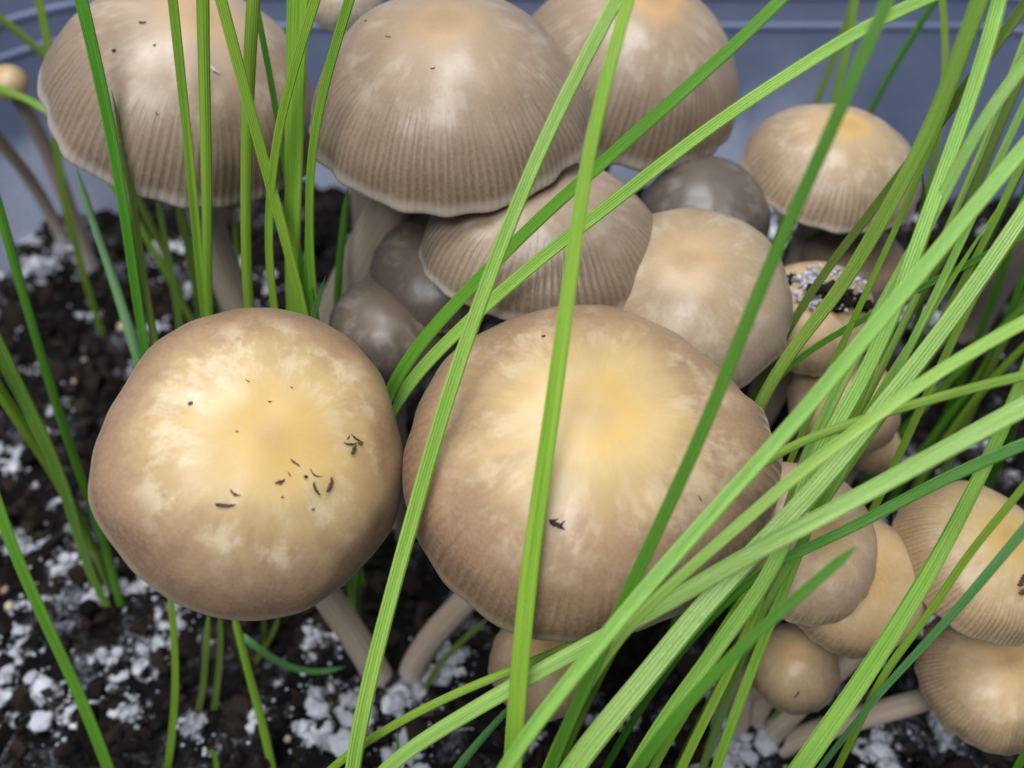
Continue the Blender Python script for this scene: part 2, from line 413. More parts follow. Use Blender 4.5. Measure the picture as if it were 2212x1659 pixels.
for i in nrs.choice(len(pts), 70000):
    p = Vector(pts[i]); d = Vector((rnd.gauss(0, 1), rnd.gauss(0, 1), rnd.uniform(0, 1))).normalized() * rnd.uniform(.03, .16)
    s_ = d.cross(Vector((rnd.random(), rnd.random(), 1))).normalized() * .0042; s2 = d.cross(s_).normalized() * .0042
    k = len(hv); e = p + d
    hv += [p + s_, p - s_ * .5 + s2, p - s_ * .5 - s2, e]
    hf += [(k, k + 1, k + 3), (k + 1, k + 2, k + 3), (k + 2, k, k + 3)]
tag(mesh_obj('mycelium_threads', hv, hf, MYC, None, {'tone': [1.] * len(hv)}), 'fine white mycelium threads bristling from the tufts on the soil', 'mycelium', kind='stuff')

# ------------------------------------------------------------------ mushrooms
GREY = dict(centre=lin(176, 147, 112), cream=lin(166, 143, 118), mid=lin(149, 128, 107), edge=lin(138, 118, 98), rim=lin(200, 190, 176))
TAN = dict(centre=lin(208, 171, 98), cream=lin(208, 179, 124), mid=lin(163, 133, 103), edge=lin(134, 106, 81), rim=lin(176, 156, 134))
SHADED = dict(centre=lin(112, 96, 80), cream=lin(110, 96, 82), mid=lin(95, 82, 71), edge=lin(88, 75, 65), rim=lin(158, 148, 136))  # shade under the bigger caps, painted into the skin colours
BUFF = dict(centre=lin(206, 168, 110), cream=lin(198, 168, 124), mid=lin(178, 150, 116), edge=lin(164, 137, 107), rim=lin(196, 176, 152))
BVH = {}
def mushroom(key, c, R, h, ax, ay, tm, n, label, pal, root, sr=.2, lobes=(), umbo=.0, nseg=160, nrad=46, bend=.5, flare=None, stiff=.38, **kw):
    c = Vector(c); a = Vector((ax, ay, 1)).normalized()
    e1 = Vector((0, 1, 0)).cross(a).normalized(); e2 = a.cross(e1)
    rs = random.Random(key * 11 + 1)
    root = Vector((root[0], root[1], soil_h(root[0], root[1]) - .45))
    t = empty('mushroom', root); tag(t, label, 'mushroom', 'mushrooms in the tub')
    # cap: upper skin and a rounded lip turned in under it
    TM = math.radians(tm); z_end = math.cos(TM) ** (2 / n); r_end = math.sin(TM) ** (2 / n)
    lob = list(lobes) + [(k, .012 * rs.uniform(.4, 1) / (k * .25 + .5), rs.uniform(0, 6.28)) for k in (2, 3, 5, 7, 11)]
    V, rad, dv, pale = [], [], [], []
    rings = []
    for i in range(nrad):
        q = (i + .02) / (nrad - 1 + .02); th = TM * q
        rings.append((math.sin(th) ** (2 / n) / r_end, (math.cos(th) ** (2 / n) - z_end) / (1 - z_end), q))
    rings += [(1.0, -.030, 1.), (.988, -.048, 1.), (.965, -.044, 1.), (.93, -.02, 1.), (.90, .02, 1.)]
    wav = [(m_, .010 * rs.uniform(.5, 1.), rs.uniform(0, 6.28)) for m_ in (9, 13, 17, 23)]
    for (r, z, q) in rings:
        for j in range(nseg):
            f_ = 2 * math.pi * j / nseg
            k = 1 + sum(am * math.cos(m_ * f_ + ph) for m_, am, ph in lob) * r ** 2
            k += sum(am * math.cos(m_ * f_ + ph) for m_, am, ph in wav) * r ** 14 * (.35 if key < 3 else .9)
            zz = z + umbo * math.exp(-(r / .18) ** 2) + .02 * sum(am / .012 * math.cos((m_ + 1) * f_ + ph * 2) for m_, am, ph in lob[-4:]) * r ** 3 * .35
            p = c + (e1 * math.cos(f_) + e2 * math.sin(f_)) * (R * r * k) + a * (h * zz)
            qn = Vector((math.cos(f_) * r * 1.5 + key * 5.1, math.sin(f_) * r * 1.5, z * 1.2))
            p += (p - c).normalized() * R * (.034 * noise.noise(qn) + .012 * noise.noise(qn * 2.8)) * min(1., (1 - q) * 4 + .25)
            if flare:
                da = (f_ - flare[0] + math.pi) % (2 * math.pi) - math.pi
                fl = math.exp(-(da / flare[1]) ** 2)
                p += (e1 * math.cos(f_) + e2 * math.sin(f_)) * (R * flare[2] * fl * r ** 6) + a * (h * .13 * fl * r ** 6 * (1 + .5 * math.cos(23 * f_)))
                pale.append(fl * max(0., (q - .70) / .30))
            else: pale.append(0.)
            V.append(p); rad.append(q); dv.append((math.cos(f_), math.sin(f_), 0))
    apex = len(V); V.append(c + a * h * (1 + umbo)); rad.append(0); dv.append((0, 0, 0)); pale.append(0.)
    qn = Vector((key * 5.1, 0, 1.2)); V[-1] = V[-1] + a * R * (.034 * noise.noise(qn) + .012 * noise.noise(qn * 2.8))
    F = [(apex, j, (j + 1) % nseg) for j in range(nseg)]
    F += [(q1, q4, q3, q2) for q1, q2, q3, q4 in grid_faces(len(rings), nseg)]
    co = mesh_obj('cap', V, F, cap_material(key, **pal, flare=bool(flare), **kw), t, {'rad': rad, 'dirv': dv, 'pale': pale})
    BVH[key] = BVHTree.FromPolygons(V, F)
    # gills: a corrugated hollow underside
    G, ns = [], 144
    for r, z in ((.935, -.012), (.70, .16), (.42, .30), (.12, .36)):
        for j in range(ns):
            f_ = 2 * math.pi * j / ns; k = 1 + sum(am * math.cos(m_ * f_ + ph) for m_, am, ph in lob) * r ** 2
            G.append(c + (e1 * math.cos(f_) + e2 * math.sin(f_)) * (R * r * k) + a * (h * z - (.05 * R * (j % 2) * (.4 + .6 * (1 - r)))))
    mesh_obj('gills', G, grid_faces(4, ns), GILL, t, smooth=False)
    # stem
    top = c + a * h * .42
    L = (top - root).length
    pth = []
    p1 = top - a * L * stiff; p2 = root + Vector((0, 0, 1)) * L * bend * .5
    for i in range(28):
        s = i / 27
        pth.append(top * (1 - s) ** 3 + p1 * 3 * s * (1 - s) ** 2 + p2 * 3 * s * s * (1 - s) + root * s ** 3)
    SV, al, sd = [], [], []
    for i, p in enumerate(pth):
        tn = (pth[min(i + 1, 27)] - pth[max(i - 1, 0)]).normalized()
        b1 = tn.cross(Vector((0, 1, .2))).normalized(); b2 = tn.cross(b1)
        s = i / 27
        rr = sr * (.86 + .22 * s + .35 * max(0, s - .85) ** 1.0 + .18 * max(0, .12 - s) / .12 + .05 * noise.noise(Vector((key, s * 6, 0))))
        for j in range(20):
            f_ = 2 * math.pi * j / 20
            SV.append(p + (b1 * math.cos(f_) + b2 * math.sin(f_)) * rr * (1 + .05 * math.sin(3 * f_ + key) + .025 * math.sin(7 * f_ + key * 2)))
            al.append(s); sd.append((math.cos(f_), math.sin(f_), 0))
    mesh_obj('stem', SV, grid_faces(28, 20), STEM, t, {'along': al, 'dirv': sd})
    return t

gx = lambda u, v_: tuple(ground(u, v_))[:2]
mushroom(1, (-2.584, 6.137, 6.069), 1.575, .95, .40, -.46, 76, 2.1, 'round tan mushroom with broad creamy yellow centre dotted with soil flecks', TAN, gx(822, 1462), .20,
         lobes=((2, .032, math.pi), (5, .014, .4), (3, .010, 2.0), (7, .007, 1.)), nseg=220, cream_r=.50, rag=.30, nstria=110, stria0=.9, stria=.0, patch=.75, rough=.46)
mushroom(2, (.748, 6.325, 5.701), 1.885, 1.25, .043, -.247, 84, 2.1, 'broad tan mushroom with golden centre behind the upright bright grass blade', TAN, gx(880, 1445), .19,
         lobes=((4, .012, 1.2), (3, .012, .4)), nseg=240, flare=(.10, .36, .07), cream_r=.34, rag=.24, nstria=105, stria0=.60, stria=.30, patch=.5)
mushroom(3, (-4.303, 11.437, 6.805), 1.782, 1.43, .38, -.10, 74, 2.2, 'grey-brown domed mushroom with lined margin behind the row of upright grass blades', dict(GREY, centre=lin(190, 157, 120), cream=lin(182, 158, 133)), (-4.0, 11.6), .27,
         lobes=((6, .012, .5),), nseg=220, cream_r=.40, nstria=100, stria0=.50, stria=.42, patch=.4)
mushroom(4, (-.755, 10.495, 7.302), 1.711, 1.248, .002, -.12, 74, 2.2, 'grey-brown domed mushroom with finely ribbed margin overlapping two neighbouring caps', GREY, (-4.0, 11.0), .34, stiff=.10,
         lobes=((5, .010, 1.5),), nseg=220, cream_r=.36, nstria=112, stria0=.46, stria=.42, patch=.4)
mushroom(5, (1.567, 12.5, 6.40), 1.602, 1.49, .21, -.12, 80, 2.2, 'tall bell-shaped brown mushroom with orange top in front of the tub wall', dict(GREY, centre=lin(198, 158, 110)), (.6, 13.2), .26,
         lobes=((2, .03, .6), (4, .02, 1.)), nstria=90, stria0=.45, stria=.34, patch=.45, cream_r=.40)
mushroom(6, (.38, 9.38, 6.14), 1.50, .90, .03, .08, 76, 2.1, 'greyish mushroom tucked beneath the finely ribbed cap and crossed by slanting blades', dict(GREY, centre=lin(158, 136, 116), cream=lin(158, 138, 118)), (-.6, 9.9), .25,
         lobes=((5, .014, .3),), nstria=92, stria0=.45, stria=.36, patch=.4, cream_r=.34)
mushroom(7, (-.92, 9.70, 5.42), .92, .56, .05, -.25, 82, 2.1, 'small dark mushroom in shadow with pale rim under the greyish cap', SHADED, (-1.5, 9.8), .15, nstria=60, stria0=.6, stria=.2, patch=.3)
mushroom(8, (-1.631, 9.099, 4.85), .80, .70, .06, -.29, 88, 2.1, 'small shaded round mushroom wedged behind the creamy round cap', SHADED, (-1.8, 9.2), .16, nstria=60, stria0=.7, stria=.12, patch=.3)
mushroom(9, (2.10, 8.75, 5.74), 1.30, .90, -.12, -.22, 86, 2.1, 'smooth buff mushroom rising directly behind the golden-centred broad cap', dict(BUFF, centre=lin(190, 156, 112), cream=lin(176, 151, 118), mid=lin(158, 138, 114), edge=lin(146, 128, 107)), (1.4, 8.9), .22,
         nstria=80, stria0=.75, stria=.18, patch=.5, cream_r=.45)
mushroom(10, (2.66, 10.839, 5.42), .90, .74, -.008, -.166, 88, 2.1, 'small dark grey mushroom shaded under the bell-shaped cap', dict(centre=lin(102, 91, 80), cream=lin(98, 88, 79), mid=lin(86, 77, 69), edge=lin(80, 71, 64), rim=lin(130, 121, 112)), (2.2, 11.0), .16, nstria=60, stria0=.6, stria=.2, patch=.3)  # its own darker, greyer palette: shade painted into the cap colour
mushroom(11, (4.531, 11.608, 5.60), 1.285, .80, .08, -.02, 80, 2.1, 'tan mushroom with golden top standing apart before the blue-grey tub wall', dict(TAN, cream=lin(192, 164, 124), mid=lin(168, 144, 117), edge=lin(158, 135, 110), rim=lin(206, 194, 176)), (4.6, 11.9), .22,
         nstria=84, stria0=.52, stria=.42, patch=.5, cream_r=.34)
mushroom(12, (3.912, 9.2, 5.059), .79, .569, -.161, -.363, 86, 2.1, 'buff mushroom carrying a white mycelium clump and soil on its cap', BUFF, (3.3, 9.4), .17, nstria=60, stria0=.7, stria=.2, patch=.3)
mushroom(13, (5.068, 11.118, 4.364), .755, .448, -.027, -.014, 86, 2.1, 'low brown mushroom shaded beneath the golden-topped cap by the wall', dict(SHADED, mid=lin(150, 122, 98), edge=lin(140, 112, 90)), (5.1, 11.3), .16, nstria=60, stria0=.7, stria=.15, patch=.2)
mushroom(14, (4.379, 8.492, 4.153), .743, .558, .009, -.277, 86, 2.1, 'buff mushroom mostly hidden behind the thick bundle of pale blades', BUFF, (4.0, 8.6), .16, nstria=60, stria0=.7, stria=.15, patch=.3)
mushroom(15, (5.021, 8.513, 3.23), .393, .353, .084, -.368, 90, 2.1, 'tiny orange-buff mushroom peeping out under the grass-covered cap', BUFF, (4.9, 8.6), .10, nseg=96, nrad=30, nstria=44, stria0=.8, stria=.1, patch=.2)
mushroom(16, (3.227, 6.055, 4.65), .92, .57, .224, -.321, 80, 2.1, 'buff mushroom with thin pale rim overlapping a golden cap under the blades', dict(BUFF, mid=lin(180, 152, 124)), gx(1600, 1560), .18, nstria=70, stria0=.75, stria=.15, patch=.5)
mushroom(17, (4.045, 6.061, 3.713), .866, .601, .063, -.291, 86, 2.1, 'golden buff mushroom half covered by the thin-rimmed cap', dict(BUFF, cream=lin(218, 184, 132), mid=lin(200, 166, 124)), gx(1625, 1545), .18, nstria=70, stria0=.65, stria=.18, patch=.5, cream_r=.6)
mushroom(18, (3.555, 5.629, 2.382), .553, .609, -.247, -.223, 90, 2.2, 'small egg-shaped buff mushroom button below the golden buff cap', BUFF, gx(1545, 1520), .13, nseg=120, nrad=36, nstria=44, stria0=.92, stria=.05, patch=.25)
mushroom(19, (5.546, 6.323, 3.815), 1.057, .665, .256, -.095, 80, 2.1, 'yellowish mushroom with striped margin overlapping a lower grey-tan cap', dict(TAN, mid=lin(186, 155, 116), edge=lin(168, 140, 108)), gx(1660, 1585), .16, nstria=104, stria0=.50, stria=.24, patch=.5, cream_r=.5)
mushroom(20, (6.049, 5.516, 2.416), .94, .637, -.121, -.235, 84, 2.1, 'tan mushroom with ridged pale cap lowest in its clump, leaning over soil', dict(BUFF, cream=lin(206, 174, 128)), gx(1690, 1590), .16, nstria=104, stria0=.45, stria=.24, patch=.5)
mushroom(21, (.371, 5.506, 2.72), .66, .60, .045, -.15, 90, 2.1, 'small orange-buff mushroom button beneath the broad golden-centred cap', BUFF, gx(1130, 1580), .15, nseg=120, nrad=36, nstria=50, stria0=.9, stria=.05, patch=.3)
mushroom(22, (-8.70, 15.246, 4.80), .34, .34, -.018, -.315, 90, 2.1, 'tiny brown mushroom on a long curved stem against the left tub wall', BUFF, gx(196, 578), .15, nseg=96, nrad=30, nstria=40, stria0=.8, stria=.1, patch=.2, bend=.9)
mushroom(23, (-2.537, 14.348, 6.734), .602, .549, .094, -.261, 90, 2.1, 'pale ribbed mushroom wedged between the two big grey-brown domes', dict(GREY, mid=lin(186, 170, 150), edge=lin(180, 166, 148)), (-2.7, 13.6), .2, nstria=56, stria0=.3, stria=.6, patch=.3)
mushroom(24, tuple(P(-70, 215, 17)), .5, .42, -.1, -.2, 88, 2.1, 'thin-stemmed brown mushroom leaning out along the left tub wall', BUFF, gx(150, 548), .13, nseg=96, nrad=30, nstria=44, stria0=.7, stria=.2, patch=.2, bend=.9)
mushroom(25, tuple(P(2345, 400, 14.5)), .9, .7, .2, -.2, 86, 2.1, 'grey-brown mushroom with stout blurred stem leaning behind the right-hand grass', GREY, gx(2090, 725), .28, nseg=120, nrad=36, nstria=70, stria0=.6, stria=.3, patch=.3)

# ------------------------------------------------------------------ grass
# picture points from root to tip, width, distance at first and last point, kind, label
LEFT = 'grass blades before the left-hand caps'
BACK = 'blurred grass blades at the back of the tub'
RIGHT = 'grass blades arching over the right side'
LOW = 'short grass sprouts in the soil'
def blade(pts, wd, d0, d1, kind, label, group, tip=False, keel=.22, roll=0., n=44, ext=2.2, seed=[0]):
    """d0='soil': the first point lies on the soil. Otherwise the blade is carried on down to the soil below it."""
    seed[0] += 1; rs = random.Random(seed[0] * 17)
    uv = [Vector((p[0], p[1], 0)) for p in pts]
    L = [0.]
    for a, b in zip(uv, uv[1:]): L.append(L[-1] + (b - a).length)
    if d0 == 'soil':
        g = ground(pts[0][0], pts[0][1], 0); g.z = soil_h(g.x, g.y) - .1; d0 = (g - CAM).dot(FW)
    ws = wd if isinstance(wd, (tuple, list)) else (wd, wd)
    X, W = [], []
    for p, l_ in zip(pts, L):
        s = l_ / L[-1]; d = 1 / ((1 - s) / d0 + s / d1)
        X.append(P(p[0], p[1], d)); W.append(0.93 * (ws[0] * (1 - s) + ws[-1] * s) / FPX * d)
    if not tip:                                   # the blade goes on out of the picture and tapers
        t = (X[-1] - X[-2]).normalized()
        X += [X[-1] + t * ext * .5 - Vector((0, 0, .04 * ext)), X[-1] + t * ext - Vector((0, 0, .15 * ext))]; W += [W[-1] * .75, W[-1] * .06]
    else: W[-1] *= .05
    pre = 0
    if X[0].z > soil_h(X[0].x, X[0].y) + .25:     # carry it down to the soil
        t = (X[0] - X[1]).normalized(); z = X[0].z
        X = [X[0] + t * min(.7, z * .15) - Vector((0, 0, .06))] + X; W = [W[0]] + W
        rx = X[0] + Vector((t.x, t.y, 0)) * min(1.0, z * .3); gz = soil_h(rx.x, rx.y) - .1
        r0 = Vector((rx.x, rx.y, gz))
        b0 = X[0] + Vector((t.x, t.y, 0)) * min(.75, z * .22); b0.z = gz + (z - gz) * .45
        X = [r0, b0] + X; W = [W[0] * .8, W[0] * .95] + W; pre = 2
    m_ = len(X) - 1
    n = max(n, 5 * m_)
    C = catmull(X, n)
    for _ in range(70):                           # iron out small kinks
        C = [C[0]] + [C[i] * .5 + (C[i - 1] + C[i + 1]) * .25 for i in range(1, n - 1)] + [C[-1]]
    V, al, ac = [], [], []
    along = 0.
    roll = roll + rs.uniform(-.25, .25); tw = rs.uniform(-.35, .35); k0 = keel * rs.choice((-1, 1, 1)) * rs.uniform(.7, 1.2)
    xs_ = (-1, -.62, -.25, 0, .25, .62, 1)
    side_prev = None
    for i, p in enumerate(C):
        t = (C[min(i + 1, n - 1)] - C[max(i - 1, 0)]).normalized()
        if i: along += (p - C[i - 1]).length
        s = i / (n - 1) * m_; k = min(int(s), m_ - 1); wdt = W[k] + (W[k + 1] - W[k]) * (s - k)
        view = (CAM - p).normalized()
        sd = t.cross(view)
        if sd.length < .15 and side_prev is not None: sd = side_prev - t * side_prev.dot(t)
        sd.normalize()
        if side_prev is not None and sd.dot(side_prev) < 0: sd = -sd
        if side_prev is not None: sd = (sd * .6 + side_prev * .4).normalized()
        side_prev = sd
        nm = sd.cross(t).normalized()
        if nm.dot(view) < 0: nm = -nm
        a_ = roll + tw * (i / n - .5)
        sd2 = sd * math.cos(a_) + nm * math.sin(a_); nm2 = nm * math.cos(a_) - sd * math.sin(a_)
        hw = wdt * .5 * (1 + .05 * noise.noise(Vector((seed[0] * 3.3, along * .9, 0)))); th = min(.016, hw * .3)
        for x in xs_:
            V.append(p + sd2 * (x * hw) + nm2 * (k0 * hw * (abs(x) ** 1.3 * 1.6 - .8) + th * (1 - abs(x) * .5))); ac.append(x); al.append(along)
        for x in reversed(xs_):
            V.append(p + sd2 * (x * hw * .98) + nm2 * (k0 * hw * (abs(x) ** 1.3 * 1.6 - .8) - th * (1 - abs(x) * .5))); ac.append(x); al.append(along)
    nc = 14
    F = grid_faces(n, nc) + [tuple(reversed(range(nc))), tuple(range((n - 1) * nc, n * nc))]
    o = mesh_obj('grass_blade', V, F, GRASS[kind], None, {'across': ac, 'along': al}, origin=X[0])
    tag(o, label, 'grass blade', group)
    return o

B = blade
# upright row in front of the left dome
B([(306, 748), (288, 573), (267, 432), (243, 281), (211, 141), (176, 0), (166, -40)], (20, 31), 12.4, 10.6, 'd', 'dark green blade leaning left across the left dome, tallest of its pair', LEFT)
B([(334, 750), (309, 608), (291, 446), (268, 300), (240, 190)], (18, 14), 12.6, 11.3, 'o', 'olive blade hidden along the right side of a darker blade', LEFT, tip=True)
B([(296, 770), (262, 640), (228, 555), (196, 470), (176, 404), (165, 360)], (25, 14), 13.0, 13.3, 't', 'shiny curved blade dipping under the left dome rim', LEFT, tip=True)
B([(437, 675), (432, 562), (418, 422), (404, 281), (390, 141), (373, 0)], (20, 23), 12.2, 10.5, 'b', 'slim bright blade left of its twin, both sharing one root before left dome', LEFT)
B([(444, 675), (450, 562), (448, 422), (445, 281), (440, 141), (436, 0)], (20, 30), 12.1, 10.4, 'b', 'upright bright blade right of its twin, both sharing one root before left dome', LEFT, roll=.2)
B([(533, 660), (531, 577), (529, 422), (531, 281), (538, 141), (545, 0)], (23, 31), 12.1, 10.6, 'b', 'upright yellow-green blade crossed by a slanting blade before the left dome', LEFT)
B([(660, 690), (636, 577), (605, 475), (570, 352), (541, 246), (506, 105), (478, 0)], (22, 28), 11.9, 10.1, 'b', 'slanting green blade crossing in front of the upright yellow-green blade', LEFT, roll=-.3)
B([(606, 300), (598, 228), (580, 141), (559, 46), (548, -10)], (14, 15), 11.6, 11.0, 'd', 'thin dark blade between two upright blades at the left dome', LEFT)
B([(628, 670), (633, 577), (633, 422), (636, 281), (640, 141), (643, 0)], (33, 54), 12.2, 10.3, 'b', 'widest upright bright blade standing between the two big domes', LEFT, keel=.1, roll=.1)
B([(591, 668), (584, 608), (577, 550), (577, 457), (587, 352), (601, 253), (626, 176), (657, 77), (679, 0)], (17, 24), 12.0, 9.9, 'b', 'curving blade that crosses in front of the widest upright blade', LEFT)
B([(664, 560), (661, 387), (668, 316), (689, 211), (721, 105), (751, 0)], (18, 24), 11.6, 10.0, 'b', 'bright blade slanting right over the edge of the finely ribbed dome', LEFT)
B([(668, 700), (665, 577), (669, 430), (675, 320)], (22, 18), 12.1, 11.2, 'd', 'short dark blade beside the widest upright blade', LEFT, tip=True)
B([(672, 700), (686, 650), (703, 597)], (15, 12), 11.9, 11.5, 't', 'short pointed blade tip rising behind the creamy round cap', LEFT, tip=True)
B([(388, 705), (369, 573), (359, 527), (341, 445), (335, 400)], (17, 12), 15.6, 14.9, 'o', 'dim olive blade standing in the dark soil under the left dome', BACK, tip=True)
B([(428, 650), (415, 562), (387, 453), (378, 410)], (22, 20), 16.5, 15.6, 'o', 'dim olive blade standing in the dark soil under the left dome', BACK, tip=True)
B([(478, 640), (475, 577), (471, 457), (470, 400)], (18, 16), 17.0, 16.2, 'o', 'dim olive blade standing in the dark soil under the left dome', BACK, tip=True)
B([(520, 640), (510, 560), (505, 430)], (16, 14), 17.2, 16.4, 'o', 'dim olive blade standing in the dark soil under the left dome', BACK, tip=True)
B([(730, 600), (738, 520), (748, 440), (752, 400)], (18, 16), 13.6, 13.2, 'd', 'dark shaded blade in front of the stem under the ribbed dome', BACK, tip=True)
# left edge
B([(264, 1318), (246, 1244), (225, 1174), (207, 1114), (183, 1047), (151, 977), (120, 871), (84, 748), (42, 622), (21, 527), (0, 453), (-20, 390)], (18, 22), 'soil', 12.0, 'd', 'long dark blade leaning left past the creamy round cap to the wall', LEFT)
B([(236, 1318), (211, 1280), (183, 1223), (170, 1160), (154, 1095), (134, 1030), (109, 977), (74, 907), (39, 836), (0, 762), (-30, 700)], (17, 38), 'soil', 11.8, 'p', 'wide pale blade fanning left from soil beside the creamy round cap', LEFT, keel=.1)
B([(150, 1085), (130, 1040), (98, 991), (46, 917), (0, 847), (-30, 800)], (22, 30), 14.2, 11.9, 'b', 'folded green blade under the wide pale blade leaning left', LEFT)
B([(221, 1232), (207, 1192), (179, 1132), (160, 1080)], (18, 12), 15.4, 14.6, 'o', 'short olive sprout at the foot of the wide pale blade', LOW, tip=True)
B([(252, 1715), (232, 1652), (197, 1557), (165, 1480), (130, 1413), (91, 1329), (53, 1244), (21, 1171), (0, 1111), (-18, 1055)], (24, 26), 13.2, 12.2, 'd', 'long wavy blade curving over the mycelium-spotted soil on the left', LEFT, roll=.2)
B([(360, 1680), (373, 1585), (380, 1498), (380, 1392), (369, 1301), (362, 1250)], (17, 15), 'soil', 12.8, 'b', 'thin upright blade disappearing under the creamy round cap', LOW, tip=True)
B([(590, 1670), (570, 1568), (548, 1498), (527, 1410), (510, 1350), (500, 1300)], (20, 18), 'soil', 12.4, 'b', 'bright slanting blade rising from soil under the creamy round cap', LOW, tip=True)
B([(515, 1360), (545, 1398), (577, 1417), (626, 1452), (668, 1462), (724, 1452), (747, 1440)], (16, 12), 13.6, 14.6, 't', 'curled blue-green blade drooping over the soil near a leaning stem', LOW, tip=True)
B([(425, 1550), (440, 1490), (443, 1427), (450, 1350), (452, 1310)], (15, 13), 'soil', 13.4, 'o', 'pale olive sprout in soil under the creamy round cap', LOW, tip=True)
B([(461, 1545), (468, 1490), (476, 1427), (476, 1353), (474, 1310)], (15, 13), 'soil', 13.4, 'o', 'pale olive sprout in soil under the creamy round cap', LOW, tip=True)
B([(545, 1440), (577, 1392), (598, 1350), (605, 1310)], (12, 12), 'soil', 13.6, 'o', 'pale olive sprout in soil under the creamy round cap', LOW, tip=True)
B([(572, 1400), (570, 1353), (572, 1310)], (12, 12), 'soil', 14.0, 'o', 'pale olive sprout in soil under the creamy round cap', LOW, tip=True)
B([(470, 1690), (468, 1656), (465, 1632), (455, 1622), (445, 1628)], (13, 10), 'soil', 13.4, 'b', 'tiny hooked sprout bent over the soil', LOW, tip=True)
B([(352, 1690), (352, 1660), (350, 1630)], (10, 8), 'soil', 13.4, 't', 'tiny straight sprout beside the thin upright blade', LOW, tip=True)
# long blades over the middle
B([(752, 1670), (787, 1491), (826, 1357), (868, 1199), (898, 1095), (921, 1012), (949, 907), (991, 777), (1034, 661), (1072, 552), (1122, 422), (1160, 338), (1202, 246), (1245, 155), (1294, 70), (1329, 0)], (37, 33), 9.8, 8.7, 'p', 'long pale blade slanting between the creamy round cap and the broad cap', RIGHT, roll=-.15)
B([(1106, 1665), (1118, 1498), (1128, 1357), (1146, 1216), (1160, 1100), (1174, 1030), (1188, 924), (1206, 801), (1224, 661), (1240, 540), (1259, 387), (1276, 299), (1301, 211), (1329, 88), (1354, 0)], (45, 30), 9.2, 8.1, 'b', 'wide bright blade standing upright in front of the broad golden-centred cap', RIGHT, keel=.2)
B([(835, 830), (893, 748), (963, 678), (1034, 608), (1104, 530), (1174, 464), (1230, 415), (1287, 369), (1332, 323), (1417, 253), (1504, 172), (1575, 112), (1631, 63), (1687, 0)], (34, 32), 11.4, 8.9, 'd', 'darker of two parallel blades slanting from behind the creamy round cap', RIGHT, roll=.3)
B([(851, 852), (911, 791), (981, 724), (1051, 654), (1121, 597), (1209, 524), (1273, 478), (1315, 447), (1403, 373), (1504, 294), (1575, 243), (1680, 176), (1786, 109), (1856, 63), (1926, 28), (1982, 0)], (30, 30), 11.4, 8.6, 'p', 'paler of two parallel blades slanting from behind the creamy round cap', RIGHT)
B([(1183, 1665), (1223, 1568), (1266, 1480), (1310, 1385), (1343, 1304), (1378, 1234), (1417, 1157), (1441, 1090), (1476, 1030), (1515, 942), (1557, 836), (1599, 731), (1641, 625), (1687, 510), (1733, 422), (1772, 334), (1807, 253), (1849, 158), (1884, 70), (1916, 0)], (30, 32), 9.0, 6.9, 'd', 'long dark green blade slanting over the right part of the broad cap', RIGHT, roll=.2)
B([(1070, 1680), (1104, 1635), (1174, 1536), (1245, 1448), (1315, 1367), (1385, 1280), (1438, 1220), (1504, 1146), (1575, 1068), (1645, 990), (1715, 912), (1786, 836), (1856, 740), (1926, 657), (1997, 583), (2067, 492), (2137, 404), (2211, 316)], (36, 38), 8.2, 8.2, 'p', 'long pale keeled blade on top, slanting across the right side of the broad cap', RIGHT, roll=-.2)
B([(810, 1672), (858, 1631), (928, 1589), (999, 1547), (1086, 1498), (1139, 1462), (1227, 1417), (1294, 1382), (1385, 1336), (1456, 1294), (1504, 1266), (1575, 1223), (1645, 1181), (1715, 1149), (1786, 1114), (1821, 1090), (1926, 1037), (2032, 977), (2137, 921), (2211, 878)], (34, 46), 9.6, 8.5, 's', 'widest pale blade sweeping along the lower rim to the right', RIGHT, keel=.12)
B([(700, 1660), (780, 1603), (858, 1561), (928, 1522), (999, 1487), (1093, 1455), (1139, 1434), (1209, 1406), (1280, 1375), (1360, 1340), (1440, 1300)], (20, 22), 10.3, 9.6, 'b', 'narrow green blade running just above the widest pale blade over soil', RIGHT, tip=True)
B([(1205, 1695), (1245, 1638), (1315, 1557), (1385, 1478), (1434, 1413), (1469, 1367), (1539, 1287), (1610, 1209), (1680, 1139), (1733, 1090), (1768, 1047), (1821, 988), (1873, 920), (1926, 854), (1990, 777), (2049, 696), (2102, 625), (2155, 548), (2225, 440)], (54, 38), 9.0, 9.1, 's', 'broad flat speckled blade passing beneath the widest pale blade', RIGHT, keel=.1)
B([(1240, 1520), (1290, 1440), (1332, 1375), (1385, 1320), (1434, 1278), (1504, 1213), (1575, 1157), (1645, 1092), (1715, 1025), (1786, 977), (1838, 938), (1891, 903), (1961, 845), (2032, 798), (2119, 745), (2211, 692)], (24, 32), 8.7, 8.5, 'p', 'glossy grooved blade bending right above the broad speckled blade', RIGHT)
B([(1620, 1005), (1684, 980), (1715, 958), (1786, 928), (1856, 907), (1944, 882), (2032, 857), (2137, 826), (2215, 806)], (20, 24), 9.2, 8.8, 'b', 'thin nearly level green blade crossing the bundle on the right', RIGHT)
B([(1600, 1258), (1660, 1222), (1708, 1199), (1750, 1178), (1821, 1153), (1891, 1112), (1961, 1072), (2032, 1037), (2137, 988), (2215, 954)], (22, 30), 9.6, 9.0, 'd', 'green blade parallel under the widest pale blade at the right', RIGHT)
